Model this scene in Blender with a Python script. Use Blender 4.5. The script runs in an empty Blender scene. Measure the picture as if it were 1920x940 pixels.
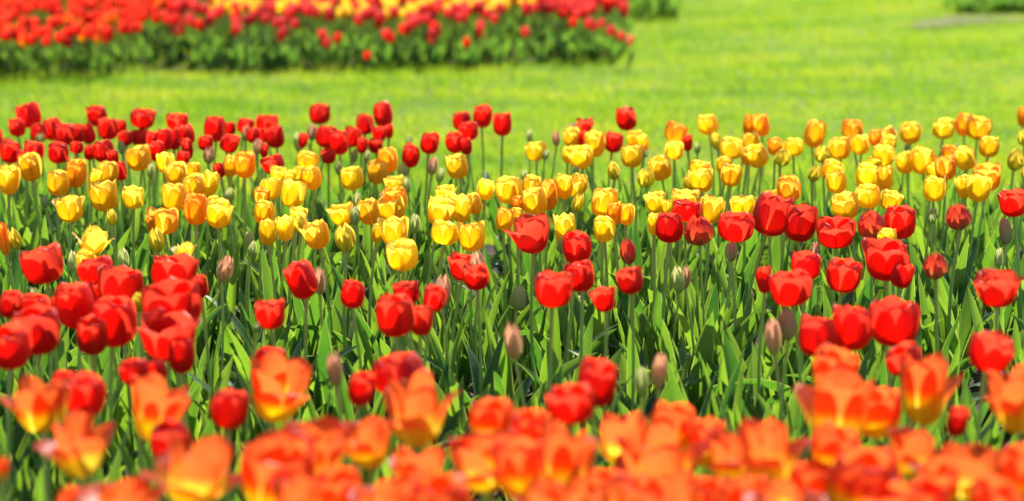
import bpy, math, random
import numpy as np
from mathutils import Vector, Matrix, Euler
R = math.radians
random.seed(7); rng = np.random.default_rng(7)
sc = bpy.context.scene; col = sc.collection

# ---------------------------------------------------------------- camera
HC = 1.34; F = 3733.0; PITCH = math.atan(820 / F); FOCUS = 4.6
cd = bpy.data.cameras.new('camera'); cam = bpy.data.objects.new('camera', cd); col.objects.link(cam)
cam.location = (0, 0, HC); cam.rotation_euler = (R(90) - PITCH, 0, 0)
cd.sensor_width = 36; cd.lens = 36 * F / 1920; cd.clip_start = .05; cd.clip_end = 400
cd.dof.use_dof = True; cd.dof.focus_distance = FOCUS; cd.dof.aperture_fstop = 2.15; cd.dof.aperture_blades = 9
sc.camera = cam
# ---------------------------------------------------------------- sky and sun
SUN_EL, SUN_AZ = 42, 20           # the sun stands ahead of the camera, to its right: the flowers are lit from behind
w = bpy.data.worlds.new('World'); sc.world = w; w.use_nodes = True
nt = w.node_tree; bg = nt.nodes['Background']; sk = nt.nodes.new('ShaderNodeTexSky')
sk.sky_type = 'NISHITA'; sk.sun_disc = False; sk.sun_elevation = R(SUN_EL); sk.sun_rotation = R(SUN_AZ)
nt.links.new(sk.outputs[0], bg.inputs[0]); bg.inputs[1].default_value = .09
ld = bpy.data.lights.new('sun', 'SUN'); sun = bpy.data.objects.new('sun', ld); col.objects.link(sun)
ld.energy = 5.0; ld.angle = R(.5); ld.color = (1, .95, .86)
dsun = Vector((math.sin(R(SUN_AZ)) * math.cos(R(SUN_EL)), math.cos(R(SUN_AZ)) * math.cos(R(SUN_EL)), math.sin(R(SUN_EL))))
sun.rotation_euler = dsun.to_track_quat('Z', 'Y').to_euler(); sun.location = dsun * 20
sc.view_settings.view_transform = 'Standard'; sc.view_settings.look = 'None'; sc.view_settings.exposure = .93; sc.view_settings.gamma = 1
sc.render.engine = 'CYCLES'; sc.cycles.use_denoising = True
sc.cycles.max_bounces = 8; sc.cycles.transmission_bounces = 6; sc.cycles.diffuse_bounces = 5
sc.cycles.sample_clamp_indirect = 8; sc.cycles.blur_glossy = 1.0

# ---------------------------------------------------------------- helpers
def ray(px, py):
    """unit direction of the photograph's pixel (1920 wide)"""
    x, y = (px - 960) / F, -(py - 470) / F
    c, s = math.cos(PITCH), math.sin(PITCH)
    return Vector((x, c + y * s, -s + y * c)).normalized()
def hit(px, py, z=0.0):
    d = ray(px, py); t = (z - HC) / d.z
    return Vector((0, 0, HC)) + d * t
def tag(o, label=None, cat=None, group=None, kind=None):
    if label: o['label'] = label
    if cat: o['category'] = cat
    if group: o['group'] = group
    if kind: o['kind'] = kind
    return o
class MB:
    """collects grids / faces with uv and one material index per face"""
    def __init__(s): s.v, s.f, s.uv, s.m, s.n = [], [], [], [], 0
    def grid(s, P, UV, mat=0):
        a, b = P.shape[:2]; i = np.arange(a * b).reshape(a, b) + s.n
        f = np.stack([i[:-1, :-1], i[:-1, 1:], i[1:, 1:], i[1:, :-1]], -1).reshape(-1, 4)
        s.v.append(P.reshape(-1, 3)); s.uv.append(UV.reshape(-1, 2)); s.f.append(f); s.m.append(np.full(len(f), mat)); s.n += a * b
    def mesh(s, name, mats, smooth=True):
        V = np.concatenate(s.v); UV = np.concatenate(s.uv); Fc = np.concatenate(s.f); M = np.concatenate(s.m)
        me = bpy.data.meshes.new(name); k = Fc.shape[1]
        me.vertices.add(len(V)); me.vertices.foreach_set('co', V.astype(np.float32).ravel())
        me.loops.add(Fc.size); me.loops.foreach_set('vertex_index', Fc.astype(np.int32).ravel())
        me.polygons.add(len(Fc)); me.polygons.foreach_set('loop_start', (np.arange(len(Fc)) * k).astype(np.int32))
        me.polygons.foreach_set('loop_total', np.full(len(Fc), k, np.int32))
        me.polygons.foreach_set('material_index', M.astype(np.int32))
        me.polygons.foreach_set('use_smooth', np.full(len(Fc), smooth))
        ul = me.uv_layers.new(name='UVMap'); ul.data.foreach_set('uv', UV[Fc.ravel()].astype(np.float32).ravel())
        for m in mats: me.materials.append(m)
        me.update(); me.validate(); return me
def obj(name, me, parent=None):
    o = bpy.data.objects.new(name, me); col.objects.link(o); o.parent = parent; return o

# ---------------------------------------------------------------- materials
def newmat(name):
    m = bpy.data.materials.new(name); m.use_nodes = True; nt = m.node_tree; nt.nodes.clear()
    return m, nt, nt.nodes.new, nt.links.new
def ramp(nt, stops, inp=None, interp='LINEAR'):
    n = nt.nodes.new('ShaderNodeValToRGB'); e = n.color_ramp.elements; n.color_ramp.interpolation = interp
    while len(e) > 1: e.remove(e[0])
    e[0].position = stops[0][0]; e[0].color = (*stops[0][1], 1)
    for p, c in stops[1:]: x = e.new(p); x.color = (*c, 1)
    if inp: nt.links.new(inp, n.inputs[0])
    return n.outputs[0]
def math_(nt, op, a, b=None, c=None):
    n = nt.nodes.new('ShaderNodeMath'); n.operation = op
    for i, x in enumerate((a, b, c)):
        if x is None: continue
        if isinstance(x, (int, float)): n.inputs[i].default_value = x
        else: nt.links.new(x, n.inputs[i])
    return n.outputs[0]
def mixc(nt, fac, a, b, mode='MIX'):
    n = nt.nodes.new('ShaderNodeMix'); n.data_type = 'RGBA'; n.blend_type = mode
    for i, x in ((0, fac), (6, a), (7, b)):
        if isinstance(x, (int, float)): n.inputs[i].default_value = x
        elif isinstance(x, tuple): n.inputs[i].default_value = (*x, 1)
        else: nt.links.new(x, n.inputs[i])
    return n.outputs[2]
def noise(nt, vec, scale, detail=3, rough=.5):
    n = nt.nodes.new('ShaderNodeTexNoise'); n.inputs['Scale'].default_value = scale; n.inputs['Detail'].default_value = detail; n.inputs['Roughness'].default_value = rough
    if vec is not None: nt.links.new(vec, n.inputs['Vector'])
    return n.outputs['Fac']
def thin(nt, out_name, colr, trans, tfac, rough, spec, bump=None, sheen=0.0):
    """a thin leaf or petal: light reflects on one side and glows through to the other"""
    N, L = nt.nodes.new, nt.links.new
    p = N('ShaderNodeBsdfPrincipled'); t = N('ShaderNodeBsdfTranslucent'); mx = N('ShaderNodeMixShader'); o = N('ShaderNodeOutputMaterial')
    L(colr, p.inputs['Base Color']); p.inputs['Roughness'].default_value = rough; p.inputs['Specular IOR Level'].default_value = spec
    L(trans, t.inputs['Color'])
    if bump is not None: L(bump, p.inputs['Normal']); L(bump, t.inputs['Normal'])
    mx.inputs[0].default_value = tfac; L(p.outputs[0], mx.inputs[1]); L(t.outputs[0], mx.inputs[2]); L(mx.outputs[0], o.inputs[0])
def uvparts(nt, su=1.0, sv=1.0, seed=True):
    uv = nt.nodes.new('ShaderNodeUVMap'); sep = nt.nodes.new('ShaderNodeSeparateXYZ'); nt.links.new(uv.outputs[0], sep.inputs[0])
    mp = nt.nodes.new('ShaderNodeMapping'); nt.links.new(uv.outputs[0], mp.inputs[0]); mp.inputs['Scale'].default_value = (su, sv, 1)
    return sep.outputs[0], sep.outputs[1], mp.outputs[0]
def petal_mat(name, stops_d, stops_t, edge_d=None, edge_t=None, tf=.55):
    m, nt, N, L = newmat(name)
    # the uv's whole part tells the petal, its fraction runs across it; v runs from base to tip
    u, v, sv = uvparts(nt, 26, 1.1)
    fu = math_(nt, 'FRACT', u)
    streak = noise(nt, sv, 1.0, 4, .6)
    oi = N('ShaderNodeObjectInfo'); oc = N('ShaderNodeSeparateColor'); L(oi.outputs['Color'], oc.inputs[0])
    edge = math_(nt, 'ABSOLUTE', math_(nt, 'MULTIPLY_ADD', fu, 2.0, -1.0))
    vv = math_(nt, 'ADD', v, math_(nt, 'MULTIPLY_ADD', streak, .22, -.11))
    cd_ = ramp(nt, stops_d, vv); ct_ = ramp(nt, stops_t, vv)
    if edge_d:
        # orange flush along the sides and rim, on red petals painted-in lit sides; its strength told by the flower's own red channel
        rim = math_(nt, 'MAXIMUM', math_(nt, 'POWER', edge, 2.2), math_(nt, 'POWER', v, 4.0))
        a = math_(nt, 'MULTIPLY', rim, math_(nt, 'MULTIPLY_ADD', streak, 1.6, -.15))
        a = math_(nt, 'ADD', a, math_(nt, 'MULTIPLY', math_(nt, 'GREATER_THAN', oc.outputs[0], .75), math_(nt, 'MULTIPLY', v, .25)))
        n = N('ShaderNodeMath'); n.operation = 'MULTIPLY'; n.use_clamp = True; L(a, n.inputs[0]); L(math_(nt, 'MULTIPLY', oc.outputs[0], 1.15), n.inputs[1])
        cd_ = mixc(nt, n.outputs[0], cd_, edge_d); ct_ = mixc(nt, n.outputs[0], ct_, edge_t)
    # each flower a little lighter or darker
    g = math_(nt, 'MULTIPLY_ADD', streak, .7, .68); g = math_(nt, 'MULTIPLY', g, oc.outputs[1])
    cmb = N('ShaderNodeCombineColor'); [L(g, cmb.inputs[i]) for i in range(3)]
    cd_ = mixc(nt, 1.0, cd_, cmb.outputs[0], 'MULTIPLY'); ct_ = mixc(nt, 1.0, ct_, cmb.outputs[0], 'MULTIPLY')
    b = N('ShaderNodeBump'); b.inputs['Strength'].default_value = .5; b.inputs['Distance'].default_value = .002; L(streak, b.inputs['Height'])
    thin(nt, name, cd_, ct_, tf, .36, .36, b.outputs[0]); return m
M = {}
M['red'] = petal_mat('red_petal', [(0, (.75, .45, .02)), (.09, (.7, .22, .02)), (.17, (.42, .008, .014)), (1, (.48, .007, .022))],
                     [(0, (.95, .75, .05)), (.10, (.95, .45, .03)), (.19, (.98, .075, .025)), (1, (1.0, .045, .03))], (.66, .06, .02), (1.0, .20, .06), tf=.64)  # the orange-red edge colours paint lit sides beside a crimson centre
M['yellow'] = petal_mat('yellow_petal', [(0, (.86, .60, .03)), (1, (.92, .60, .04))],
                        [(0, (1.0, .80, .05)), (.5, (1.0, .79, .05)), (1, (1.0, .83, .10))], (.86, .24, .02), (1.0, .30, .03), tf=.70)
M['orange'] = petal_mat('orange_petal', [(0, (.88, .68, .02)), (.43, (.9, .62, .02)), (.62, (.75, .08, .01)), (1, (.70, .03, .012))],
                        [(0, (1, .92, .08)), (.47, (1, .86, .05)), (.62, (1, .20, .03)), (1, (1, .13, .035))], (.82, .16, .015), (1, .17, .03), tf=.66)
M['green_bud'] = petal_mat('green_bud', [(0, (.34, .46, .15)), (1, (.58, .60, .30))], [(0, (.5, .75, .15)), (1, (.85, .85, .35))], (.5, .42, .18), (.9, .7, .3), tf=.42)
M['pink_bud'] = petal_mat('pink_bud', [(0, (.44, .50, .20)), (.5, (.60, .44, .25)), (1, (.66, .34, .22))], [(0, (.6, .6, .25)), (1, (.95, .45, .3))], (.62, .20, .12), (.95, .3, .15), tf=.45)
M['closed_yellow'] = petal_mat('closed_yellow', [(0, (.35, .38, .05)), (.5, (.68, .50, .03)), (1, (.80, .55, .04))], [(0, (.6, .7, .05)), (.6, (1, .8, .06)), (1, (1, .8, .08))], (.8, .3, .02), (1, .4, .03), tf=.5)
M['closed_red'] = petal_mat('closed_red', [(0, (.34, .26, .12)), (.35, (.52, .12, .07)), (1, (.55, .015, .02))], [(0, (.5, .4, .08)), (.5, (.9, .1, .03)), (1, (.95, .06, .03))], tf=.5)

def leaf_mat(name, d, t, tf):
    m, nt, N, L = newmat(name)
    u0, v, s = uvparts(nt, 22, .6); st = noise(nt, s, 1.0, 3); u = math_(nt, 'FRACT', u0)
    wn = N('ShaderNodeTexWhiteNoise'); wn.noise_dimensions = '1D'; L(math_(nt, 'FLOOR', u0), wn.inputs['W'])
    oi = N('ShaderNodeObjectInfo'); geo = N('ShaderNodeNewGeometry'); big = noise(nt, geo.outputs['Position'], 9, 2)
    k = math_(nt, 'FRACT', math_(nt, 'ADD', oi.outputs['Random'], wn.outputs['Value'])); k = math_(nt, 'ADD', math_(nt, 'MULTIPLY', k, .6), math_(nt, 'MULTIPLY', big, .4))
    cd_ = ramp(nt, [(.2, d[0]), (.8, d[1])], k); ct_ = ramp(nt, [(.2, t[0]), (.8, t[1])], k)
    edge = math_(nt, 'ABSOLUTE', math_(nt, 'MULTIPLY_ADD', u, 2.0, -1.0)); rim = math_(nt, 'GREATER_THAN', edge, .88); ct_ = mixc(nt, math_(nt, 'MULTIPLY', rim, .6), ct_, (.75, .85, .15))  # narrow pale margin: lit leaf edges put into the colour
    cd_ = mixc(nt, math_(nt, 'MULTIPLY', rim, .55), cd_, (.42, .52, .18))
    tip = math_(nt, 'GREATER_THAN', v, .965); cd_ = mixc(nt, math_(nt, 'MULTIPLY', tip, .6), cd_, (.30, .22, .08))
    b = N('ShaderNodeBump'); b.inputs['Strength'].default_value = .3; b.inputs['Distance'].default_value = .001; L(st, b.inputs['Height'])
    thin(nt, name, cd_, ct_, tf, .42, .42, b.outputs[0]); return m
M['leaf'] = leaf_mat('tulip_leaf', ((.024, .070, .045), (.070, .15, .055)), ((.08, .30, .02), (.38, .66, .03)), .38)
M['far_leaf'] = leaf_mat('far_leaf', ((.04, .11, .06), (.08, .17, .07)), ((.14, .40, .03), (.32, .60, .04)), .42)
def stem_mat():
    m, nt, N, L = newmat('tulip_stem'); p = N('ShaderNodeBsdfPrincipled'); o = N('ShaderNodeOutputMaterial')
    u, v, s = uvparts(nt, 1, 1)
    c = ramp(nt, [(0, (.22, .44, .09)), (.7, (.32, .50, .11)), (1, (.44, .48, .12))], v)
    L(c, p.inputs['Base Color']); p.inputs['Roughness'].default_value = .45
    p.inputs['Subsurface Weight'].default_value = .35; p.inputs['Subsurface Scale'].default_value = .006; p.inputs['Subsurface Radius'].default_value = (.6, 1, .2)
    L(p.outputs[0], o.inputs[0]); return m
M['stem'] = stem_mat()
def soil_mat():
    m, nt, N, L = newmat('soil'); p = N('ShaderNodeBsdfPrincipled'); o = N('ShaderNodeOutputMaterial'); g = N('ShaderNodeNewGeometry')
    a = noise(nt, g.outputs['Position'], 60, 6, .7); b_ = noise(nt, g.outputs['Position'], 9, 3)
    c = ramp(nt, [(.3, (.018, .012, .008)), (.55, (.05, .034, .022)), (.75, (.13, .09, .06))], a)
    L(c, p.inputs['Base Color']); p.inputs['Roughness'].default_value = .95
    b = N('ShaderNodeBump'); b.inputs['Strength'].default_value = .9; b.inputs['Distance'].default_value = .01; L(a, b.inputs['Height']); L(b.outputs[0], p.inputs['Normal'])
    L(p.outputs[0], o.inputs[0]); return m
M['soil'] = soil_mat()
def lawn_mat():
    m, nt, N, L = newmat('lawn'); p = N('ShaderNodeBsdfPrincipled'); o = N('ShaderNodeOutputMaterial'); g = N('ShaderNodeNewGeometry')
    a = noise(nt, g.outputs['Position'], 70, 5, .7); b_ = noise(nt, g.outputs['Position'], 1.3, 3)
    c = mixc(nt, b_, ramp(nt, [(.3, (.07, .12, .012)), (.7, (.14, .22, .02))], a), ramp(nt, [(.3, (.12, .16, .015)), (.7, (.24, .27, .03))], a))
    L(c, p.inputs['Base Color']); p.inputs['Roughness'].default_value = .9
    b = N('ShaderNodeBump'); b.inputs['Strength'].default_value = .8; b.inputs['Distance'].default_value = .01; L(a, b.inputs['Height']); L(b.outputs[0], p.inputs['Normal'])
    L(p.outputs[0], o.inputs[0]); return m
M['lawn'] = lawn_mat()
def grass_mat():
    m, nt, N, L = newmat('grass'); g = N('ShaderNodeNewGeometry')
    mp = N('ShaderNodeMapping'); L(g.outputs['Position'], mp.inputs[0]); mp.inputs['Scale'].default_value = (.8, 1.6, 0)
    big = noise(nt, mp.outputs[0], 1.6, 5, .65); fine = noise(nt, g.outputs['Position'], 16, 3)
    k = math_(nt, 'ADD', math_(nt, 'MULTIPLY', big, .72), math_(nt, 'MULTIPLY', fine, .28))
    cd_ = ramp(nt, [(.38, (.06, .13, .02)), (.5, (.11, .18, .025)), (.64, (.19, .21, .04))], k)
    ct_ = ramp(nt, [(.36, (.15, .37, .018)), (.5, (.33, .55, .02)), (.64, (.62, .67, .03))], k)
    thin(nt, 'grass', cd_, ct_, .58, .5, .15); return m
M['grass'] = grass_mat()
def plain(name, c, rough=.8):
    m = bpy.data.materials.new(name); m.use_nodes = True; nt = m.node_tree; p = nt.nodes['Principled BSDF']
    g = nt.nodes.new('ShaderNodeNewGeometry'); a = noise(nt, g.outputs['Position'], 80, 4, .6)
    nt.links.new(ramp(nt, [(.3, tuple(x * .6 for x in c)), (.7, c)], a), p.inputs['Base Color']); p.inputs['Roughness'].default_value = rough; p.inputs['Specular IOR Level'].default_value = .1; return m
M['chip'] = plain('mulch_chip', (.16, .115, .07)); M['stone'] = plain('gravel', (.15, .11, .075)); M['daisy'] = plain('daisy_petal', (.8, .8, .78)); M['daisy_eye'] = plain('daisy_eye', (.8, .55, .03))

# ---------------------------------------------------------------- ground, bed soil and lawn
BED_FAR = 6.15
def sheet(name, x0, x1, y0, y1, z, mat, nx=2, ny=2, bump=0.0):
    X, Y = np.meshgrid(np.linspace(x0, x1, nx), np.linspace(y0, y1, ny)); Z = np.full_like(X, z) + (rng.random(X.shape) - .5) * bump
    b = MB(); b.grid(np.stack([X, Y, Z], -1), np.stack([X, Y], -1)); o = obj(name, b.mesh(name, [M[mat]])); o['kind'] = 'structure'; return o
sheet('ground', -120, 120, -60, 300, -.02, 'lawn')
sheet('bed_soil', -4, 4, .6, BED_FAR, 0, 'soil', 160, 110, .022)
sheet('lawn', -60, 60, BED_FAR - .02, 200, -.004, 'lawn')

def grass():
    """the lawn's blades, thinner on the ground the farther they stand"""
    n = 420000; y = BED_FAR + 16 * rng.random(n) ** 1.35; x = (rng.random(n) - .5) * 2 * (y * .30 + .5)
    az = rng.random(n) * 2 * np.pi; h = (.022 + .026 * rng.random(n)) * (1 + .25 * np.sin(x * 3.1) * np.sin(y * 2.3)); wd = .0022 + .0022 * (y / 8)
    lean = rng.random(n) * .6; la = rng.random(n) * 2 * np.pi
    base = np.stack([x, y, np.full(n, -.004)], -1); s = np.stack([np.cos(az), np.sin(az), np.zeros(n)], -1) * wd[:, None] * .5
    tip = base + np.stack([np.cos(la) * lean * h, np.sin(la) * lean * h, h], -1)
    V = np.stack([base - s, base + s, tip], 1).reshape(-1, 3); b = MB(); b.v.append(V); b.uv.append(np.zeros((len(V), 2)))
    b.f.append(np.arange(len(V)).reshape(-1, 3)); b.m.append(np.zeros(n, int))
    o = obj('grass', b.mesh('grass', [M['grass']], False)); tag(o, 'bright sunlit lawn grass between the flower beds', 'grass', kind='stuff')
grass()

# ---------------------------------------------------------------- flower, stem and leaf shapes
def profile(phis, n=13):
    """integrate the wall's tilt from the vertical (degrees, outward positive) into radius and height"""
    t = np.linspace(0, 1, n); ph = np.radians(np.interp(t, np.linspace(0, 1, len(phis)), phis))
    ds = 1 / (n - 1); r = np.concatenate([[.06], .06 + np.cumsum(np.sin((ph[1:] + ph[:-1]) / 2) * ds)]); z = np.concatenate([[0], np.cumsum(np.cos((ph[1:] + ph[:-1]) / 2) * ds)])
    return t, r, z
SHAPES = {0: [62, 34, 10, -2, -12, -24, -34], 1: [88, 58, 20, 3, -5, -13, -30], 2: [88, 62, 24, 7, 1, -5, -16], 3: [88, 68, 28, 10, 8, 14, 24]}
def flower_mesh(W, H, kind, op, seed):
    g = random.Random(seed); ph0 = SHAPES[op]; _, r0, z0 = profile(ph0); sr = W / 2 / r0.max(); sz = H / z0.max()
    b = MB(); nu, nv = 13, 18
    rot0 = g.random() * 6.28
    for k in range(6):
        inner = k >= 3; th0 = rot0 + (k % 3) * 2.094 + (1.047 if inner else 0) + g.uniform(-.12, .12)
        ph = [p + g.uniform(-3, 3) for p in ph0]
        if op in (1, 2):
            d = g.choice([0, 0, 0, 6, 12, -6]) + (0 if inner else 3)
            if g.random() < .12 and op == 2 and not inner: d = 26
            ph = ph[:4] + [ph[4] + d * .5, ph[5] + d, ph[6] + d * 1.3]
        if op == 3 and not inner:
            d = g.choice([4, 14, 34, 48]); ph = ph[:2] + [ph[2] + d * .25, ph[3] + d * .6, ph[4] + d, ph[5] + d * 1.2, ph[6] + d * .9]
        if op == 3 and inner: d = g.choice([-12, -6, 0, 8]); ph = [p + d * i / 6 for i, p in enumerate(ph)]
        t, r, z = profile(ph, nv)
        L_ = g.uniform(.94, 1.04) * (1.0 if inner else .97)
        r = (r * sr * L_) * ((.93 if inner else 1.02) if op else (.90 if inner else 1.04)); z = z * sz * L_
        hw = (1.10 if op else .92) * g.uniform(.9, 1.06); tw = g.uniform(-.08, .08)
        # width along the petal: broad, then a rounded tip with a small point
        s = np.clip((t - .56) / .44, 0, 1); wv = np.sqrt(np.clip(1 - s ** 2.9, 0, 1)) * (1 - .06 * s) + .012
        wv = wv * np.interp(t, [0, .12, .35], [.75, .92, 1.0] if op < 3 else [.5, .68, .95])
        if op in (2, 3): wv = wv * np.interp(t, [0, .4, 1], [1, 1, .9])
        if op == 0: s0 = np.clip((t - .35) / .65, 0, 1); wv = np.clip(1 - s0 ** 1.8, 0, 1) * .98 + .02
        U = np.linspace(-1, 1, nu); T = np.repeat(t[:, None], nu, 1); UU = np.repeat(U[None], nv, 0)
        Rr = r[:, None]; half = hw * wv[:, None]
        # the petal keeps its real breadth where it flares out, so its angle shrinks there
        cap = np.minimum(1, (sr * r0.max()) / np.maximum(Rr, 1e-5)); half = half * np.where(T > .3, cap, 1)
        th = th0 + UU * half + tw * T
        flat = 1 + .07 * (UU ** 2) * np.sin(T * 3.14) * (1 if not inner else .4)      # flatter than the circle: sides stand off
        crease = 1 - .035 * np.exp(-(UU / .16) ** 2) * np.clip(T * 1.6, 0, 1)
        edge = (UU ** 4) * np.clip((T - .35) / .65, 0, 1) * g.choice([-.10, -.05, .03, .08]) * (0 if op == 0 else 1)
        ripple = .018 * np.sin(UU * g.uniform(4, 8) + g.random() * 6 + T * 3) * T + .022 * np.sin(T * g.uniform(9, 14) + UU * 3 + g.random() * 6) * UU ** 2 * T
        RR = Rr * (flat * crease + edge + (ripple if op else ripple * .4))
        zz = z[:, None] + H * (.010 * np.sin(UU * g.uniform(7, 12) + g.random() * 6) * T ** 4 * (1 if op else 0) - .02 * UU ** 2 * (T > .9)) + .0 * UU
        P = np.stack([RR * np.cos(th), RR * np.sin(th), zz], -1)
        b.grid(P, np.stack([k + (UU * .495 + .5), T], -1))
    return b.mesh('flower', [M[kind]])
def tube(path, rad, n=7):
    path = np.array(path); k = len(path); a = np.linspace(0, 2 * np.pi, n + 1)
    ring = np.stack([np.cos(a), np.sin(a), 0 * a], -1); rad = np.broadcast_to(rad, (k,))
    P = path[:, None] + ring[None] * rad[:, None, None]
    UV = np.stack(np.broadcast_arrays(a[None] / 6.283, np.linspace(0, 1, k)[:, None]), -1)
    return P, UV
def stem_mesh(top, r):
    """from the ground (origin) to the point TOP, with a slight bow"""
    t = np.linspace(0, 1, 9)[:, None]; bow = np.array([random.uniform(-.02, .02), random.uniform(-.015, .015), 0])
    P = np.array(top)[None] * t + bow * np.sin(t * 3.14159); P[:, 2] = np.array(top)[2] * t[:, 0]
    b = MB(); b.grid(*tube(P, np.interp(t[:, 0], [0, .9, 1], [r * 1.25, r, r * 1.15]))); return b.mesh('stem', [M['stem']])
def leaf_grid(g, L_, W, bend0, bend1, twist, fold=.45, n=13, m=5, wave=1.0):
    """a lance-shaped leaf growing from the origin towards +X, rising and arching; returns its grid and uv"""
    t = np.linspace(0, 1, n); ang = np.radians(bend0 + (bend1 - bend0) * t ** 1.7); ds = L_ / (n - 1)
    x = np.concatenate([[0], np.cumsum(np.sin(ang[:-1]) * ds)]) + .004; z = np.concatenate([[0], np.cumsum(np.cos(ang[:-1]) * ds)])
    wv = W * .5 * np.interp(t, [0, .08, .3, .5, .75, .9, .97, 1], [.42, .55, .93, 1, .72, .36, .13, .01])
    u = np.linspace(-1, 1, m); fo = np.interp(t, [0, .2, .7, 1], [1.25, fold * 1.5, fold, fold * .6]); tw = twist * t ** 1.2
    ph = g.random() * 6; fr = g.uniform(7, 13)
    sy = u[None] * wv[:, None] * np.cos(fo)[:, None]; sn = np.abs(u)[None] * wv[:, None] * np.sin(fo)[:, None]
    sn = sn + wave * .10 * wv[:, None] * np.sin(fr * t + ph)[:, None] * u[None]
    nx, nz = -np.cos(ang), np.sin(ang)           # the upper face turns to the stem
    cy, sy2 = np.cos(tw)[:, None], np.sin(tw)[:, None]; a = sy * cy - sn * sy2; c = sy * sy2 + sn * cy
    sway = g.uniform(-.03, .03) * t ** 2
    P = np.stack([x[:, None] + c * nx[:, None], a + sway[:, None], z[:, None] + c * nz[:, None]], -1)
    return P, np.stack(np.broadcast_arrays((u * .495 + .5)[None] + g.randrange(500), t[:, None]), -1)
def rand_leaf(g, s=1.0, **k):
    kind = g.random()
    if kind < .62: b0, b1 = g.uniform(2, 12), g.uniform(10, 38)
    elif kind < .88: b0, b1 = g.uniform(8, 20), g.uniform(38, 75)
    else: b0, b1 = g.uniform(10, 22), g.uniform(95, 140)
    return leaf_grid(g, s * g.uniform(.24, .36), s * g.uniform(.027, .056), b0, b1, g.uniform(-1.3, 1.3), g.uniform(.25, .6), **k)
gl = random.Random(3); LEAVES = []
for i in range(44):
    b = MB(); b.grid(*rand_leaf(gl)); LEAVES.append(b.mesh('leaf', [M['leaf']]))
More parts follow.
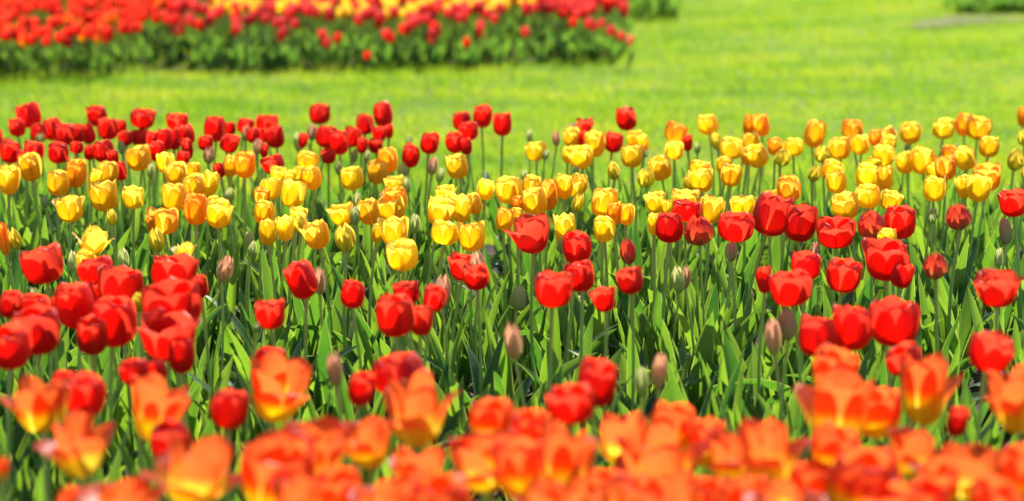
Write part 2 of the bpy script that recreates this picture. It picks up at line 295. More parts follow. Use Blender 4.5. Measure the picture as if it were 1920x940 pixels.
ROWS = """
A -8 310 60 150 R1
A 210 145 170 185 R1|L tall dark red tulip at the lawn edge, nearest the left border|tall dark red tulip nearest the left border
A 125 230 120 140 R1
A 285 270 120 150 R1
A 385 245 140 170 R1
A 475 285 130 160 R1
A 562 280 115 160 R1
A 640 275 110 165 R1
A 710 145 150 160 R1
A 790 240 150 170 R1|L dark red tulip with a purple sheen in the left red cluster|purple-sheened red tulip
A 885 235 90 130 R1
A 1050 170 180 140 R2|L wide heart-topped red tulip standing above the left red cluster|heart-topped red tulip
A 920 310 110 120 R1
A 1030 305 150 120 R1
A 1110 315 90 110 R1
A 1300 190 160 120 R2
A 1210 320 120 170 R1
A 1355 290 145 165 R1
A 1280 320 100 160 R1
A 1150 405 130 160 R1
A 1375 390 90 160 R1
A 75 410 150 170 R1
A 250 405 145 150 R1
A 215 480 180 140 R2
A 430 415 160 160 R1
A 560 380 100 90 R1
A 660 415 80 120 R1
A 765 405 160 170 R1
A 885 550 95 150 R1|L red tulip lowest among the yellow ones on the left|low red tulip among the yellow
A 830 450 80 110 R1
A 1580 240 170 200 R1|L tall dark red tulip on a bare stem left of the paired reds|tall dark red tulip on a bare stem
A 1510 345 110 120 R1
A 1690 240 90 100 R1
A 1685 345 140 150 R1
A 1800 220 130 120 R1
A 1535 430 85 140 P0
A 1805 270 65 130 P0
A 1860 290 100 120 R1
A 1345 455 100 100 R1
A 1610 545 80 120 R1
A 290 310 55 90 B0
A 890 375 55 120 B0
A 1105 550 60 120 B0
A 1690 720 65 110 B0
A 325 775 55 100 B0
A 65 615 145 200 T2 .4
A 220 520 165 200 T1 .7|L yellow orange-tipped cup in front of white-rimmed red petals|yellow cup in front of white-rimmed red petals
A 430 640 160 175 T1 .5
A 555 570 165 200 T1 .8
A 700 610 90 130 Y1
A 795 565 150 170 T1 .6
A 765 735 195 210 T2 .4|L broad ruffled yellow tulip with another yellow flower tucked under it|broad ruffled yellow tulip
A 820 890 75 115 Y0
A 515 830 185 175 T2 .4
A 980 745 155 155 Y2
A 1020 455 185 180 T1 .7|L large golden cup standing tall between red flowers and a grey bud|large golden cup between the reds
A 1210 490 130 145 Y1
A 1290 565 155 160 T1 .5
A 1420 545 115 110 T1 .3
A 1425 660 160 150 T1 .5
A 1540 640 120 175 Y1
A 1280 740 175 190 T1 .5
A 1200 915 220 190 T2 .8
A 1440 830 180 215 T1 1.0|L deep orange-flushed yellow tulip overlapping a paler yellow one|deep orange-flushed yellow tulip
A 1605 865 185 195 T2 .3
A 1570 775 90 80 Y1
A 1690 515 120 155 T1 .5
A 1800 505 160 190 T1 .8
B 80 200 170 110 R1
B 140 300 140 170 R1
B 40 290 110 120 R1
B 15 370 80 120 P0
B 60 400 60 110 R1
B 470 135 155 150 R1|L round red tulip standing alone above its neighbours against the lawn|round red tulip standing alone
B 345 325 70 120 R1
B 305 330 70 170 B0
B 415 265 75 130 P0
B 520 300 160 170 R1
B 610 340 150 190 R1
B 705 300 130 160 R1
B 780 365 90 120 R1
B 800 210 135 155 R1
B 930 135 145 200 R1|L tallest red tulip of the back row, slim and upright|tallest slim red tulip
B 905 280 110 120 R2
B 975 260 70 110 R1
B 880 365 110 120 R1
B 125 505 170 110 R2|L ragged low red tulip above pale yellow tulips|ragged low red tulip
B 530 440 110 120 R1
B 1135 440 135 180 R1|L red tulip with a green leaf tip crossing it|red tulip crossed by a leaf tip
B 1275 345 145 170 R1
B 1510 185 140 140 R1
B 1560 260 150 140 R1
B 1460 345 140 155 R1
B 1545 370 90 130 R1
B 1665 150 145 175 R1
B 1810 205 145 185 R1|L dark red tulip at the end of the three tall reds|last of the three tall dark reds
B 725 435 55 120 B0
B 815 445 50 110 B0
B 1125 325 50 80 B0
B 1300 510 75 150 P0
B 1355 580 60 130 B0
B 605 530 50 120 B0
B 1075 545 75 120 B0
B 1110 650 55 130 B0
B 740 755 65 115 B0
B 725 870 75 150 B0
B 1170 915 65 110 B0
B 930 730 45 60 P0
B 378 470 165 115 T1 .6
B 410 600 145 165 T1 .5|L glowing orange-yellow tulip below another of the same colour|glowing orange-yellow tulip
B 310 570 100 110 Y1
B 165 575 130 110 Y2
B 250 600 90 100 Y1
B 110 680 150 150 Y1
B 270 715 175 195 Y2|L pale yellow tulip with one petal split away on its side|pale yellow tulip with a split petal
B 705 605 165 160 Y1|L plain yellow cup on a thin stem, clear of its neighbours|plain lone yellow cup
B 965 470 145 190 T1 .8
B 890 560 140 170 T1 .6
B 1025 650 150 120 Y2
B 1480 515 165 180 T1 .3|L yellow tulip directly under two red ones near the lawn gap|yellow tulip under two reds
B 1020 770 170 200 T2 .9
B 830 850 160 180 T1 .6
B 985 835 215 185 T2 .4|L frilly wide yellow tulip in front of an orange-tinted one|frilly wide yellow tulip
B 630 870 170 150 T2 .3
B 1690 685 125 150 Y1
B 1850 690 190 190 T1 .4
B 1390 715 150 110 Y2
B 1350 850 180 200 T2 .4|L crisp yellow tulip in front of a stacked yellow cluster|crisp front tulip of the yellow cluster
B 1510 825 150 200 T2 .2
B 1600 790 110 150 T1 .5
B 1430 765 110 90 Y2
B 45 735 120 110 T2 .9
B 60 855 150 170 T1 .5
B 310 880 130 120 Y2
B 1830 905 125 170 T1 .7
C 530 215 145 120 R3|L ragged spread red tulip with spiky petals against the lawn|spiky spread red tulip
C 515 310 60 120 R1
C 840 165 165 185 R1|L tall dark red tulip alone against bright grass|lone tall dark red tulip
C 750 340 135 160 R1
C 1290 345 70 130 R1
C 130 290 50 110 B0
C 325 310 55 125 P0|L reddish brown bud on a thin stem against the lawn|reddish bud against the lawn
C 250 430 50 90 B0
C 1360 380 50 105 B0
C 980 420 50 70 B0
C 90 580 55 90 B0
C 470 550 50 80 B0
C 175 405 165 140 Y1
C 440 305 140 130 T1 .6
C 410 430 90 130 Y1
C 505 450 175 165 T2 .2
C 605 350 165 195 T1 .7
C 900 315 120 110 T1 .7
C 960 350 105 130 T1 .3
C 880 440 155 170 T1 .3
C 1205 270 170 145 T1 .9|L orange-washed yellow cup with a red flower peeping out behind|orange-washed cup with red behind
C 1195 400 145 135 Y1
C 1440 210 155 145 T1 .3|L clean yellow cup highest on its stem with lawn all round|clean highest yellow cup
C 1500 330 85 135 Y0
C 1740 210 90 150 T1 .9
C 1830 215 125 160 T1 .9
C 1615 385 180 155 T2 .3
C 1750 330 130 110 T1 .5
C 1725 440 90 130 T1 .6
C 1800 440 165 165 T1 .3
C 745 545 95 140 Y0|L egg-shaped closed yellow tulip with a greenish base|egg-shaped closed yellow tulip
C 980 595 125 155 Y0
C 1085 530 165 180 T1 .5
C 1300 625 90 120 Y0
C 1380 525 160 90 T1 .5
C 1390 620 165 170 T2 .2|L pointed-petal yellow tulip with a star-like rim|star-rimmed yellow tulip
C 1560 510 120 140 T1 .6
C 1610 580 155 165 T1 .5
C 140 650 140 120 T1 .5
C 270 720 140 220 T1 .9
C 165 775 180 200 T1 .6|L golden ruffled cup overlapping a long orange-flushed tulip|golden ruffled cup
C 385 665 130 175 T1 .7
C 500 640 120 140 T1 .5
C 470 690 100 110 Y2
C 485 780 90 145 Y0
C 45 800 90 130 T1 1.0
C 40 880 90 110 T1 .7
C 680 785 185 215 T1 .4|L tall golden tulip with a long inner petal above red buds|tall golden tulip
C 750 860 105 170 T1 .9
C 840 870 110 150 T1 .7
C 1055 780 145 150 Y2
C 1140 820 90 120 Y1
C 1265 770 195 160 T2 .6
C 1470 830 185 190 T2 .5
C 1695 805 190 140 T2 .5
C 1870 740 70 90 T1 .8
C 1280 845 210 160 R2
D 50 370 110 130 T1 .9
D 190 375 150 125 Y1
D 110 450 125 135 Y0 . 20|L tilted greenish yellow half-closed tulip|tilted greenish yellow tulip
D 347 280 155 200 T1 .7
D 400 425 120 135 Y0
D 620 240 170 130 T1 1.0
D 530 380 160 165 T1 .6
D 680 355 140 145 T1 .3
D 790 310 95 125 T1 .9
D 875 300 150 140 T1 .6
D 885 350 115 110 Y1
D 845 440 170 160 T2 .2
D 785 490 110 90 Y1
D 1050 275 150 150 T1 .5|L single orange-yellow cup standing clear against the lawn|single orange-yellow cup against the lawn
D 1290 240 160 145 Y1|L plain yellow cup standing clear beside two orange-yellow ones|plain yellow cup against the lawn
D 1445 210 130 165 T1 .9
D 1550 235 190 165 T2 .7
D 1620 375 150 145 T1 .3
D 1870 150 80 145 T1 .9
D 1870 305 80 120 Y0
D 1820 465 120 165 Y0
D 1890 560 70 100 Y0
D 345 565 90 135 Y0
D 475 545 165 150 T1 .6
D 500 630 150 155 T1 .2
D 735 590 170 175 Y1|L bright lemon tulip with a strong dark stem crossing another yellow one|lemon tulip on a strong stem
D 860 605 110 180 T1 .5
D 1005 490 140 155 T1 .3
D 1140 480 180 185 T1 .3
D 1215 545 110 110 Y1
D 1305 525 160 175 T2 1.0|L vivid orange-yellow tulip with flaming petal sides|vivid flame-sided tulip
D 1330 410 120 90 T1 .9
D 1445 455 150 175 Y1
D 1605 595 200 190 T2 1.0
D 1435 665 110 160 Y1
D 1550 675 165 185 Y1|L smooth deep yellow cup in front of an orange-rimmed tulip|smooth deep yellow cup
D 1220 680 160 175 Y1
D 150 685 170 180 T1 .9
D 80 735 140 80 T1 .6
D 570 805 200 185 T2 .6|L broad amber tulip with layered petals above a red one|broad amber tulip
D 735 735 180 165 T1 .3
D 900 765 160 140 T2 .3
D 1800 790 190 190 R2|L red tulip cut by the right border, level with yellow ones|red tulip by the right border
D 1020 375 40 70 B0
D 1380 370 35 50 B0
D 1210 870 60 120 B0
E 20 150 60 180 T1 1.0
E 85 150 80 125 Y0
E 550 170 175 170 T3 .5 28|L torn yellow tulip tipping over to one side|torn tipping yellow tulip
E 888 65 55 120 T1 .9
E 920 155 85 140 Y0
E 1085 225 110 110 Y3
E 810 520 70 110 Y0
E 505 290 110 130 T1 .5
E 425 280 55 130 B0
E 725 265 60 135 B0|L short grey-green bud between two big red groups|short grey-green bud between red groups
E 1325 325 90 165 P0|L tall mauve-grey bud standing alone on a long stem|tall lone mauve-grey bud
E 1465 150 60 110 B0
E 1480 210 50 100 B0
E 200 470 50 80 B0
E 250 300 230 220 R2|L open-topped red tulip with jagged rim on a clear stem|jagged red tulip on a clear stem
E 565 335 200 160 R1
E 710 425 250 210 R2
E 1030 360 250 230 R2|L large red tulip with scalloped dark petals and a smaller one beside|large scalloped red tulip
E 1170 430 95 140 R1
E 60 535 125 160 R1
E 200 550 170 120 R1
E 445 540 210 270 R1
E 570 460 110 130 R1
E 215 690 270 270 R1|L round dark red tulip, softly blurred, in the left red group|round blurred red tulip
E 665 630 270 300 R1|L biggest heart-shaped red tulip of the left group|biggest heart-shaped red tulip
E 540 720 180 220 R1
E 1010 545 330 190 R2
E 995 730 300 270 R2
E 1070 830 150 220 R1
E 60 790 230 240 R1
E 325 540 50 120 R1
F 70 110 105 145 Y1
F 170 90 100 140 Y2
F 255 55 95 110 Y0
F 355 125 150 160 T2 .7|L orange-petalled yellow cup on a straight stem above a drooping red tulip|orange-petalled yellow cup
F 520 140 120 165 Y0|L closed lemon tulip with a green-streaked front|closed green-streaked lemon tulip
F 815 110 155 170 T2 .3
F 720 115 80 110 Y1
F 860 250 185 165 T2 .2|L wide ruffled lemon tulip lowest in the yellow band|wide ruffled lowest lemon tulip
F 1110 115 170 130 Y1
F 1270 135 150 170 T2 .4
F 935 60 60 115 B0
F 375 395 75 170 P0
F 1300 305 90 190 P0|L grey-brown bud in front of an open orange-red flower|grey-brown bud before an orange-red flower
F 1100 455 95 205 P0|L brown bud with a thin red edge|brown bud with a red edge
F 5 670 40 70 B0
F 265 395 175 220 R1 . -16|L leaning magenta-red tulip with a yellow streaked base|leaning magenta-red tulip
F 85 590 175 180 R2
F 570 475 145 165 R1|L small neat red tulip alone among the leaves|small neat lone red tulip
F 880 465 160 140 R1
F 815 600 230 250 R1|L large smooth red tulip in front of a cluster of smaller reds|large smooth red tulip
F 965 625 135 190 R1
F 1045 505 130 150 R1
F 1215 315 150 160 R2
F 1295 375 150 150 R2
G 120 125 240 240 R3|L flared bright red tulip with one petal spread wide|flared bright red tulip
G 380 205 165 190 R1
G 400 370 165 180 R1
G 240 450 215 210 R2|L scalloped orange-red tulip below two overlapping reds|scalloped orange-red tulip
G 540 505 135 150 R2
G 695 395 140 160 R1|L small round red tulip on a bare green stem|small round red tulip
G 680 220 95 165 R0
G 925 85 155 175 R1
G 1095 100 170 180 R0
G 1310 80 215 170 R2|L open red tulip with wide low cup above a pinkish bud|open low-cupped red tulip
G 1480 390 85 160 R1
G 310 100 120 200 Y2
G 540 95 120 140 Y1
G 830 65 70 120 Y1
G 285 190 35 110 B0
G 40 490 80 170 B0
G 5 745 110 230 P0|L plump pinkish bud in the middle of the leaves|plump pinkish bud
G 1290 220 70 130 P0
G 975 385 80 170 B0|L green bud, the paler of two touching ones among the leaves|pale green bud of the touching pair
G 1025 370 55 150 P0
H 20 10 215 245 R1|L tallest smooth dark red tulip beside two further large reds|tallest smooth dark red tulip
H 190 60 180 210 R1
H 400 115 215 175 R2
H 605 65 160 175 R0
H 775 50 190 195 R1
H 1117 20 140 155 R0|L squat red tulip with a brownish green base, on its own|squat brownish red tulip
H 225 310 170 160 R1
H 135 440 235 210 R2
H 445 370 200 190 R2|L small open red tulip with a curled side petal|small open red tulip with curled side
H 700 275 250 240 R2|L loose full red tulip with a crumpled hanging petal|crumpled full red tulip
H 790 365 120 150 R1 . 15
H 980 305 130 165 R0|L small closed red tulip with a grey sheen|small closed grey-sheened red tulip
H 1350 450 265 215 R3|L wide two-lobed red tulip at the right side|wide two-lobed red tulip
H 1305 820 250 220 R2
H 285 720 220 240 R1
H 490 670 230 270 R1|L dark red tulip showing a bright yellow base|dark red tulip with yellow base
H 740 640 290 280 R2|L large glowing red tulip at the end of the row of three|large glowing red tulip
H 820 850 160 110 R1
H 700 140 110 90 Y1
H 30 720 90 230 P0
H 110 645 95 210 P0|L taller pink-brown bud of the pair beside red tulips|taller pink-brown bud of the pair
H 280 220 60 110 P0
H 1395 100 70 165 P0|L slim striped bud near the right border|slim striped bud
H 1355 260 50 120 B0
H 965 30 40 60 B0
I 235 375 300 320 F3|L blurred orange tulip with yellow base in the left corner|orange tulip in the left corner
I 500 320 230 240 R1
I 380 255 140 150 R1
I 460 620 290 370 F3|L low flared orange tulip with outspread wing petals|low wing-petalled orange tulip
I 920 400 300 390 F3|L flared orange tulip on its own with two pointed wings|flared lone orange tulip
I 790 180 170 150 R1
I 920 170 120 130 R1
I 1000 590 240 230 R1
I 1350 400 210 230 R1|L dark red egg-shaped tulip tucked beside an orange one|dark egg-shaped red tulip
I 15 750 70 130 F1
I 1150 780 400 400 F3|L pale orange frilled tulip with a white glint|pale orange frilled tulip
I 720 950 400 220 F2
I 430 960 180 170 F1
J 120 290 330 380 F3|L orange tulip with a bold yellow base and one wing|bold yellow-based orange tulip
J 90 100 180 130 R1
J 330 650 420 330 F2
J 120 790 400 370 F2|L large out-of-focus plain orange tulip at the lower edge|large plain out-of-focus orange tulip
J 620 280 150 200 R1
J 830 190 300 220 R1|L broad bright red tulip behind an orange one|broad red tulip behind orange
J 940 410 350 430 F3|L tallest smooth orange tulip with yellow base, pale petal rim|tallest smooth orange tulip
J 660 600 260 300 F3
J 960 760 320 260 F2
J 1380 470 250 240 F2
J 1340 720 350 330 F2|L orange tulip with a yellow glow, low in the front row|yellow-glowing front orange tulip
J 1080 950 350 220 F1
K 110 540 250 260 F1
K 500 250 230 270 R1|L red tulip rising above the orange front row|red tulip above the orange row
K 350 370 270 220 R2
K 300 700 340 420 F2
K 60 760 260 340 F2
K 650 570 300 330 F2
K 940 500 250 260 F1
K 850 740 400 440 F2|L huge blurred orange tulip with yellow base and white glints|huge blurred orange tulip
K 540 880 260 260 F1
K 1150 600 210 260 F1
K 1280 690 230 320 F2|L narrow orange cup with a clean yellow base|narrow yellow-based orange cup
K 1510 660 290 420 F2
K 760 230 75 190 B0
K 865 170 90 230 P0|L slim brown bud behind the orange front row|slim brown bud
K 1150 930 260 220 F1
L 400 170 250 250 F1
L 420 400 380 430 F2|L broad orange tulip in the right front cluster|broad right-hand orange tulip
L 640 420 260 270 F2
L 925 280 280 430 F3|L orange tulip with yellow base and one long outstretched petal|long-petalled orange tulip
L 800 110 200 140 R1
L 1110 470 115 180 R1
L 850 660 270 280 F2
L 560 840 400 360 F1|L reddish orange ball-shaped tulip at the lower edge|reddish ball-shaped tulip
L 250 860 260 280 F1
L 1170 770 400 300 F2|L deep red-orange broad tulip in the right corner|deep red-orange corner tulip
L 1450 340 280 400 F3
L 1470 790 250 330 F2
L 920 950 260 160 F1
J 480 900 260 280 F2
K 780 970 300 300 F2
K 980 930 240 300 F2
L 1330 960 280 260 F2
J 900 900 220 240 F3
J 250 930 260 260 F2
K 1390 930 240 260 F2
J 720 950 260 240 F2
K 420 930 260 240 F2
K 200 960 260 260 F2
L 90 960 280 260 F2
L 720 970 260 240 F2
K 680 930 280 280 F2
L 400 640 260 260 F2
L 1000 850 220 240 F2
J 460 160 90 220 P0|L blurred brown bud between two orange tulips|blurred brown bud
"""
# ---------------------------------------------------------------- the tulips of the near bed
# one row per flower head as measured in the photograph: crop, centre x, y, width, height, kind + openness,
# orange flush, tilt | L: its own label | how others refer to it
CROP = dict(A=(0, 180, 3.9167), B=(480, 180, 3.9167), C=(960, 180, 3.9167), D=(1440, 180, 3.9167),
            E=(0, 400, 3.1333), F=(480, 400, 3.1333), G=(960, 400, 3.1333), H=(1440, 400, 3.1333),
            I=(0, 640, 3.1333), J=(480, 640, 3.1333), K=(960, 640, 3.1333), L=(1440, 640, 3.1333))
KIND = {'R': ('red_tulip', 'red tulip', 'red', .006), 'Y': ('yellow_tulip', 'yellow tulip', 'yellow', 0), 'T': ('yellow_tulip', 'yellow tulip', 'yellow', 0),
        'F': ('orange_tulip', 'orange tulip', 'orange', 0), 'B': ('tulip_bud', 'tulip bud', 'green_bud', 0), 'P': ('tulip_bud', 'tulip bud', 'pink_bud', 0)}
heads = []
for ln in ROWS.strip().splitlines():
    parts = ln.split('|'); q = parts[0].split(); c = CROP[q[0]]
    x, y, w_, h_ = c[0] + float(q[1]) / c[2], c[1] + float(q[2]) / c[2], float(q[3]) / c[2], float(q[4]) / c[2]
    k, op = q[5][0], int(q[5][1]); big = 1.05 if k == 'F' else 1.0; w_ *= big; h_ *= big
    if k == 'F' and op == 2 and random.random() < .5: op = 3
    tint = float(q[6]) if len(q) > 6 and q[6] != '.' else 0.0
    heads.append(dict(x=x, y=y, w=w_, h=h_, k=k, op=op, tint=tint, tilt=float(q[7]) if len(q) > 7 else None,
                      label=parts[1][2:].strip() if len(parts) > 1 else None, lm=parts[2].strip() if len(parts) > 2 else None))
# where each stands: on its ray, at the height its kind grows to, and never inside the flower in front of it
for i, h in enumerate(heads):
    k = h['k']; z = {'R': .43, 'Y': .42, 'T': .42, 'F': .49, 'B': .37, 'P': .40}[k]
    if k == 'R' and h['y'] > 380: z = .44 + min(.05, max(0, (h['w'] - 60) / 600))
    if k in 'BP' and h['y'] > 560: z = .42
    z += random.uniform(-.012, .012); p = hit(h['x'], h['y'], z); h['t'] = (p - Vector((0, 0, HC))).length
    h['bot'] = h['y'] + h['h'] / 2
order = sorted(heads, key=lambda h: -h['bot'])
for i, h in enumerate(order):
    for _ in range(3):
        for f in order[:i]:
            if abs(h['x'] - f['x']) < (h['w'] + f['w']) * .5 and abs(h['y'] - f['y']) < (h['h'] + f['h']) * .5:
                need = f['t'] + .42 * (h['w'] * h['t'] + f['w'] * f['t']) / F * (1.2 if f['op'] == 3 or h['op'] == 3 else 1)
                if h['t'] < need and need - h['t'] < .35: h['t'] = need
# labels: a flower without a label of its own is told by the one with a label nearest to it
LMS = [h for h in heads if h['lm']]; by = {}
def word(h):
    k, op = h['k'], h['op']
    if k == 'B': return 'green'
    if k == 'P': return 'reddish brown'
    o = {0: 'closed', 1: 'cupped', 2: 'open', 3: 'flared'}[op]
    c = {'R': 'red', 'F': 'orange', 'Y': 'plain yellow', 'T': 'orange-flushed yellow' if h['tint'] > .75 else ('orange-tinged yellow' if h['tint'] > .45 else 'yellow')}[k]
    return o + ' ' + c
for h in heads:
    if h['lm']: continue
    q = min(LMS, key=lambda l: (l['x'] - h['x']) ** 2 + (l['y'] - h['y']) ** 2)
    dx, dy = (h['x'] - q['x']), (h['y'] - q['y']); a = math.degrees(math.atan2(-dy, dx)) % 360
    d = ['right of', 'above and right of', 'above', 'above and left of', 'left of', 'below and left of', 'below', 'below and right of'][int(((a + 22.5) % 360) // 45)]
    by.setdefault((id(q), d, word(h)), []).append((math.hypot(dx, dy), id(h), h, q))
for (qi, d, wd), L_ in by.items():
    L_.sort(key=lambda r: r[0])
    for i, (_, _, h, q) in enumerate(L_):
        noun = 'bud' if h['k'] in 'BP' else 'tulip'
        o = ['', 'second nearest ', 'third nearest ', 'fourth nearest ', 'fifth nearest ', 'sixth nearest '][i]
        lab = f"{o}{wd} {noun} {d} the {q['lm']}"
        if len(lab.replace('-', ' ').split()) > 15: lab = lab.replace(' and left of', ' left of').replace(' and right of', ' right of')
        if len(lab.split()) > 16: lab = lab.replace('nearest ', '')
        h['label'] = lab
GROUP = {'R': 'red tulips in the near bed', 'Y': 'yellow tulips in the near bed', 'T': 'yellow tulips in the near bed', 'F': 'orange tulips in the front rows', 'B': 'tulip buds among the flowers', 'P': 'tulip buds among the flowers'}
used_xy = []
for i, h in enumerate(heads):
    k, op = h['k'], h['op']; name, cat, mat, _ = KIND[k]
    if k == 'Y' and op == 0: mat = 'closed_yellow'
    if k == 'R' and op == 0: mat = 'closed_red'
    c = Vector((0, 0, HC)) + ray(h['x'], h['y']) * h['t']; sc_ = h['t'] / F; blur = .96 if h['y'] < 330 else 1.0
    W, H = h['w'] * sc_ * blur, h['h'] * sc_ * blur * 1.0
    if op == 3: H *= .93
    if k in 'YT': H *= 1.06
    if k in 'RF' and h['h'] < h['w'] * .72 and op < 3: H = W * .8
    tilt = h['tilt'] if h['tilt'] is not None else random.gauss(0, 8)
    rot = Euler((R(random.uniform(-6, 6)), R(tilt), 0))
    up = rot.to_matrix() @ Vector((0, 0, 1)); base = c - up * H * .5
    foot = Vector((base.x + random.uniform(-.03, .03) - up.x * .05, base.y + random.uniform(-.03, .03), 0.0))
    root = bpy.data.objects.new(name, None); root.empty_display_size = .05; col.objects.link(root); root.location = foot
    tag(root, h['label'], cat, GROUP[k])
    fl = obj('bud' if k in 'BP' else 'flower', flower_mesh(W, H, mat, 0 if k in 'BP' else op, 1000 + i), root)
    fl.location = base - foot; fl.rotation_euler = rot
    fl.color = (h['tint'] if k in 'TY' else (random.uniform(.2, .8) if k == 'F' else random.uniform(.25, .72)), random.uniform(.86, 1.06), 1, 1)
    obj('stem', stem_mesh(tuple(base - foot + up * .002), {'B': .0026, 'P': .0030}.get(k, .0034) * random.uniform(.9, 1.15)), root)
    a0 = random.random() * 6.28
    for j in range(3):
        lf = obj('leaf', LEAVES[random.randrange(len(LEAVES))], root); s = random.uniform(.82, 1.08); lf.scale = (s, s, s)
        lf.rotation_euler = (0, 0, a0 + j * 2.2 + random.uniform(-.4, .4)); lf.location = (0, 0, -.01)
    used_xy.append((foot.x, foot.y))

# ---------------------------------------------------------------- leaves of plants without a flower, too many to count
def filler():
    b = MB(); g = random.Random(11)
    for i in range(1500):
        y = g.uniform(1.75, BED_FAR - .22); x = g.uniform(-1, 1) * (y * .27 + .55)
        if min((x - a) ** 2 + (y - c) ** 2 for a, c in used_xy) < .0009: continue
        if g.random() < .10: continue
        a0 = g.random() * 6.28; sc0 = g.uniform(.75, 1.05)
        for j in range(3):
            P, UV = rand_leaf(g, sc0, n=11); a = a0 + j * 2.1 + g.uniform(-.4, .4); ca, sa = math.cos(a), math.sin(a)
            Q = P.copy(); Q[..., 0] = P[..., 0] * ca - P[..., 1] * sa + x; Q[..., 1] = P[..., 0] * sa + P[..., 1] * ca + y; Q[..., 2] -= .01
            b.grid(Q, UV)
    o = obj('tulip_foliage', b.mesh('tulip_foliage', [M['leaf']])); tag(o, 'dense green tulip leaves filling the near bed between the flowers', 'foliage', kind='stuff')
filler()
def chips():
    b = MB(); g = random.Random(5)
    for i in range(5200):
        y = g.uniform(1.9, BED_FAR); x = g.uniform(-1, 1) * (y * .27 + .4); L_ = g.uniform(.006, .022) * (2.2 if i % 9 == 0 else 1); W = L_ * g.uniform(.15, .5); a = g.random() * 6.28; t = g.uniform(-.5, .5)
        d = np.array([math.cos(a), math.sin(a), t * .6]); s = np.array([-math.sin(a), math.cos(a), g.uniform(-.3, .3)]); p = np.array([x, y, .012])
        for up in (0,):
            P = np.array([[p - d * L_ / 2 - s * W / 2, p - d * L_ / 2 + s * W / 2], [p + np.array([0, 0, .003]) - s * W * .6, p + np.array([0, 0, .003]) + s * W * .6], [p + d * L_ / 2 - s * W * .3, p + d * L_ / 2 + s * W * .3]])
            b.grid(P, np.zeros((3, 2, 2)))
    o = obj('mulch', b.mesh('mulch', [M['chip']], False)); tag(o, 'dry bark chips and straw on the soil under the tulips', 'mulch', kind='stuff')
chips()

# ---------------------------------------------------------------- the beds beyond the lawn
def far_head(W, H, g, op=1):
    b = []; ph0 = SHAPES[op]; _, r0, z0 = profile(ph0, 6); sr = W / 2 / r0.max(); sz = H / z0.max(); rot = g.random() * 6
    for k in range(6):
        t, r, z = profile([p + g.uniform(-5, 5) for p in ph0], 6); s = np.clip((t - .6) / .4, 0, 1); wv = np.sqrt(1 - s ** 2.4 * .98)
        th = rot + k * 1.047 + np.linspace(-1, 1, 4)[None] * wv[:, None] * .95; rr = (r * sr * (.94 if k % 2 else 1.02))[:, None]
        U = np.broadcast_to(np.linspace(0.01, .99, 4)[None], th.shape)
        b.append((np.stack([rr * np.cos(th), rr * np.sin(th), np.broadcast_to((z * sz)[:, None], th.shape)], -1), np.stack([k + U, np.broadcast_to(t[:, None], th.shape)], -1)))
    return b
FMATS = ['red', 'orange', 'yellow', 'stem', 'far_leaf', 'pinkred', 'coral']
M['pinkred'] = petal_mat('pink_red_petal', [(0, (.6, .3, .2)), (.15, (.62, .03, .06)), (1, (.64, .05, .05))], [(0, (1, .5, .2)), (.2, (1, .07, .06)), (1, (1, .13, .11))], tf=.5)
M['coral'] = petal_mat('coral_petal', [(0, (.8, .3, .15)), (1, (.85, .22, .12))], [(0, (1, .5, .2)), (1, (1, .35, .2))], tf=.5)
def far_plant(b, x, y, h, kind, g, leaves=3):
    off = np.array([x, y, 0.0]); W = g.uniform(.046, .058) * (1.05 if kind == 1 else 1); H = W * g.uniform(1.0, 1.25)
    if kind is not None:
        for P, UV in far_head(W, H, g, g.choice([1, 1, 2])): b.grid(P + off + np.array([0, 0, h - H / 2]), UV, kind)
        P, UV = tube([off, off + np.array([0, 0, h * .5]), off + np.array([0, 0, h - H / 2])], .003, 4); b.grid(P, UV, 3)
    a0 = g.random() * 6.28
    for j in range(leaves):
        P, UV = leaf_grid(g, g.uniform(.13, .21) * (h / .25) ** .6, g.uniform(.022, .038), g.uniform(3, 15), g.uniform(15, 70), g.uniform(-1, 1), .4, n=6, m=3)
        a = a0 + j * 2.1; ca, sa = math.cos(a), math.sin(a); Q = P.copy(); Q[..., 0] = P[..., 0] * ca - P[..., 1] * sa; Q[..., 1] = P[..., 0] * sa + P[..., 1] * ca
        b.grid(Q + off, UV, 4)
FARLAB = {0: ('blurred red tulip in the long far bed across the lawn', 'red_tulip', 'red tulip', 'red tulips of the long far bed'),
          1: ('blurred orange-red tulip massed in the left far bed across the lawn', 'orange_tulip', 'orange tulip', 'orange-red tulips of the left far bed'),
          2: ('blurred yellow tulip in the row crossing the long far bed', 'yellow_tulip', 'yellow tulip', 'yellow tulips of the far bed'),
          5: ('blurred pinkish red tulip in the long far bed across the lawn', 'red_tulip', 'red tulip', 'pinkish red tulips of the far bed')}
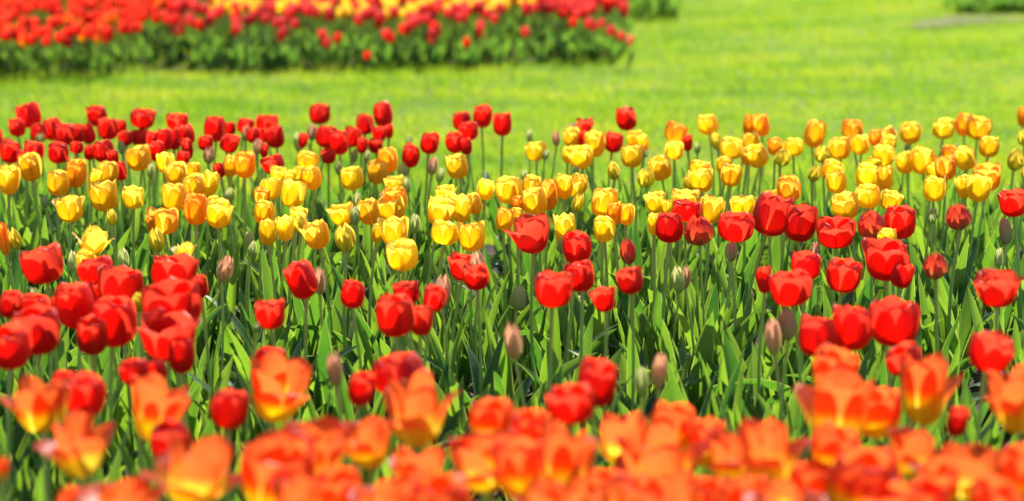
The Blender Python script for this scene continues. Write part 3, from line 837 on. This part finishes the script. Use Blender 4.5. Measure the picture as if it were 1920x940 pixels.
def far_beds():
    g = random.Random(21); stuff = MB(); plants = []
    # left bed of orange-red tulips
    for i in range(620):
        y = g.uniform(10.15, 13.4); xr = hit(272, 130).x + (y - 10.3) * .02; x = g.uniform(-3.6, xr)
        if y < 10.22 + .07 * math.sin(x * 11) + .05 * math.sin(x * 27): continue
        plants.append((x, y, .215 + g.uniform(-.03, .025) + min(.05, (y - 10.3) * .05), 1 if g.random() < .2 else 0, 'L'))
    # the long bed
    xa, xb = hit(262, 122).x, hit(1178, 108).x
    for i in range(1250):
        y = g.uniform(10.5, 13.6); x = g.uniform(xa + .05, xb + (y - 10.9) * .05)
        u = (x - xa) / (xb - xa); front = 10.75 - .28 * min(1, u / .15) + .45 * max(0, (u - .45) / .55) ** 1.3
        if y < front + .10 * math.sin(x * 9) * math.sin(x * 23 + 1): continue
        d = y - front
        if d < .42 and g.random() < .92 - d * 1.2: kind = None
        elif .62 < d < 1.05 and .1 < u < .80 and g.random() < .9: kind = 2
        else: kind = 5 if g.random() < .72 else 0
        plants.append((x, y, .20 + g.uniform(-.03, .03) + min(.07, d * .14) - (g.uniform(.02, .10) if d < .35 and g.random() < .5 else 0), kind, 'M'))
    # the bed behind its end, mostly leaves
    xc = hit(1268, 40).x; y0 = hit(1200, 42).y
    for i in range(230):
        y = g.uniform(y0, y0 + 2.5); x = g.uniform(xb - .1, xc + (y - y0) * .07)
        plants.append((x, y, .22 + g.uniform(-.03, .05), (5 if g.random() < .5 else None) if y > y0 + .35 else None, 'N'))
    lim = {0: 85, 1: 60, 2: 55, 5: 75}; cnt = {k: 0 for k in lim}
    plants.sort(key=lambda p: p[1])
    for x, y, h, kind, bed in plants:
        seen = abs(x) < y * .262 and y < 11.9
        if kind is not None and seen and cnt[kind] < lim[kind] and bed != 'N':
            cnt[kind] += 1; b = MB(); far_plant(b, 0, 0, h, kind, g); lab, nm, cat, grp = FARLAB[kind]
            if bed == 'L' and kind == 0: lab, grp = 'blurred red tulip among orange-red ones in the left far bed', 'red tulips of the left far bed'
            o = obj(nm, b.mesh(nm, [M[m] for m in FMATS])); o.location = (x, y, 0); o.color = (.5, g.uniform(.85, 1.1), 1, 1); tag(o, lab, cat, grp)
        else: far_plant(stuff, x, y, h, kind, g)
    o = obj('far_tulips', stuff.mesh('far_tulips', [M[m] for m in FMATS])); o.color = (.5, 1, 1, 1)
    tag(o, 'massed blurred tulips and leaves at the back of the far beds', 'far tulips', kind='stuff')
    p = hit(1181, 82, .13); b = MB(); far_plant(b, 0, 0, .15, 6, g, 2); o = obj('coral_tulip', b.mesh('coral_tulip', [M[m] for m in FMATS])); o.location = (p.x, p.y, 0); o.color = (.5, 1, 1, 1)
    tag(o, 'small coral tulip alone on the grass at the end of the far bed', 'coral tulip')
far_beds()
def soil_under(name, pts, z=.004, mat='soil'):
    V = [(p.x, p.y, z) for p in pts]; me = bpy.data.meshes.new(name); me.from_pydata(V, [], [tuple(range(len(V)))]); me.materials.append(M[mat]); o = obj(name, me); o['kind'] = 'structure'; return o
soil_under('far_bed_soil', [Vector((-3.6, 10.4, 0)), Vector((hit(262, 128).x, 10.5, 0)), Vector((hit(1160, 110).x, 11.05, 0)), Vector((hit(1160, 110).x + .1, 13.6, 0)), Vector((-3.6, 13.6, 0))])
# bare gravelly edge of another bed with its low plants, upper right
pts = [hit(px, py) for px, py in ((1690, 52), (1730, 55), (1800, 49), (1880, 46), (1960, 46), (2100, 46), (2100, 30), (1960, 29), (1800, 30), (1740, 40))]
soil_under('gravel_edge', pts, .010, 'stone')
def edge_plants():
    g = random.Random(31); y0 = hit(1850, 33).y
    spots = []
    for cx, n in ((1835, 12), (1900, 22), (1965, 30)):
        b = MB(); c = hit(cx, 27); 
        for i in range(n * 3):
            x = c.x + max(-.16, min(.16, g.gauss(0, .08))); y = c.y + g.uniform(-.05, .40)
            for j in range(4):
                P, UV = leaf_grid(g, g.uniform(.08, .15), g.uniform(.02, .04), g.uniform(10, 30), g.uniform(40, 90), g.uniform(-1, 1), .4, n=5, m=3); a = g.random() * 6.28; ca, sa = math.cos(a), math.sin(a)
                Q = P.copy(); Q[..., 0] = P[..., 0] * ca - P[..., 1] * sa + x - c.x; Q[..., 1] = P[..., 0] * sa + P[..., 1] * ca + y - c.y; b.grid(Q, UV)
        o = obj('low_plant', b.mesh('low_plant', [M['far_leaf']])); o.location = (c.x, c.y, 0)
        tag(o, {1835: 'first dark green low plant behind the gravel edge', 1900: 'middle dark green low plant behind the gravel edge', 1965: 'dark green low plant behind the gravel edge, cut by the border'}[cx], 'low plant', 'low plants behind the gravel edge')
edge_plants()
# small daisies in the lawn
for px, py, lab in ((1553, 101, 'small white daisy alone in the lawn, far from the beds'), (1523, 173, 'brightest small white daisy in the lawn above the yellow tulips'),
                    (1386, 138, 'faint small white daisy in the lawn, nearest the pale grass'), (1600, 170, 'faint white daisy right of the brightest one')):
    p = hit(px, py, .045); root = bpy.data.objects.new('daisy', None); col.objects.link(root); root.location = (p.x, p.y, 0); tag(root, lab, 'daisy', 'daisies in the lawn')
    b = MB()
    for k in range(12):
        a = k * .5236; t = np.linspace(0, 1, 4); r = .003 + .010 * t; wv = .0022 * np.array([.5, 1, 1, .3])
        u = np.linspace(-1, 1, 3); X = r[:, None] * math.cos(a) - u[None] * wv[:, None] * math.sin(a); Y = r[:, None] * math.sin(a) + u[None] * wv[:, None] * math.cos(a)
        b.grid(np.stack([X, Y, np.broadcast_to(.045 + .002 * t[:, None], X.shape)], -1), np.zeros((4, 3, 2)))
    obj('petals', b.mesh('petals', [M['daisy']]), root)
    b = MB(); th = np.linspace(0, 6.283, 9); ph = np.linspace(0, 1.57, 4); b.grid(np.stack([.004 * np.sin(ph)[:, None] * np.cos(th), .004 * np.sin(ph)[:, None] * np.sin(th), np.broadcast_to((.045 + .003 * np.cos(ph))[:, None], (4, 9))], -1), np.zeros((4, 9, 2)))
    obj('eye', b.mesh('eye', [M['daisy_eye']]), root)
    b = MB(); b.grid(*tube([(0, 0, 0), (0, 0, .045)], .001, 5)); obj('stem', b.mesh('stem', [M['stem']]), root)
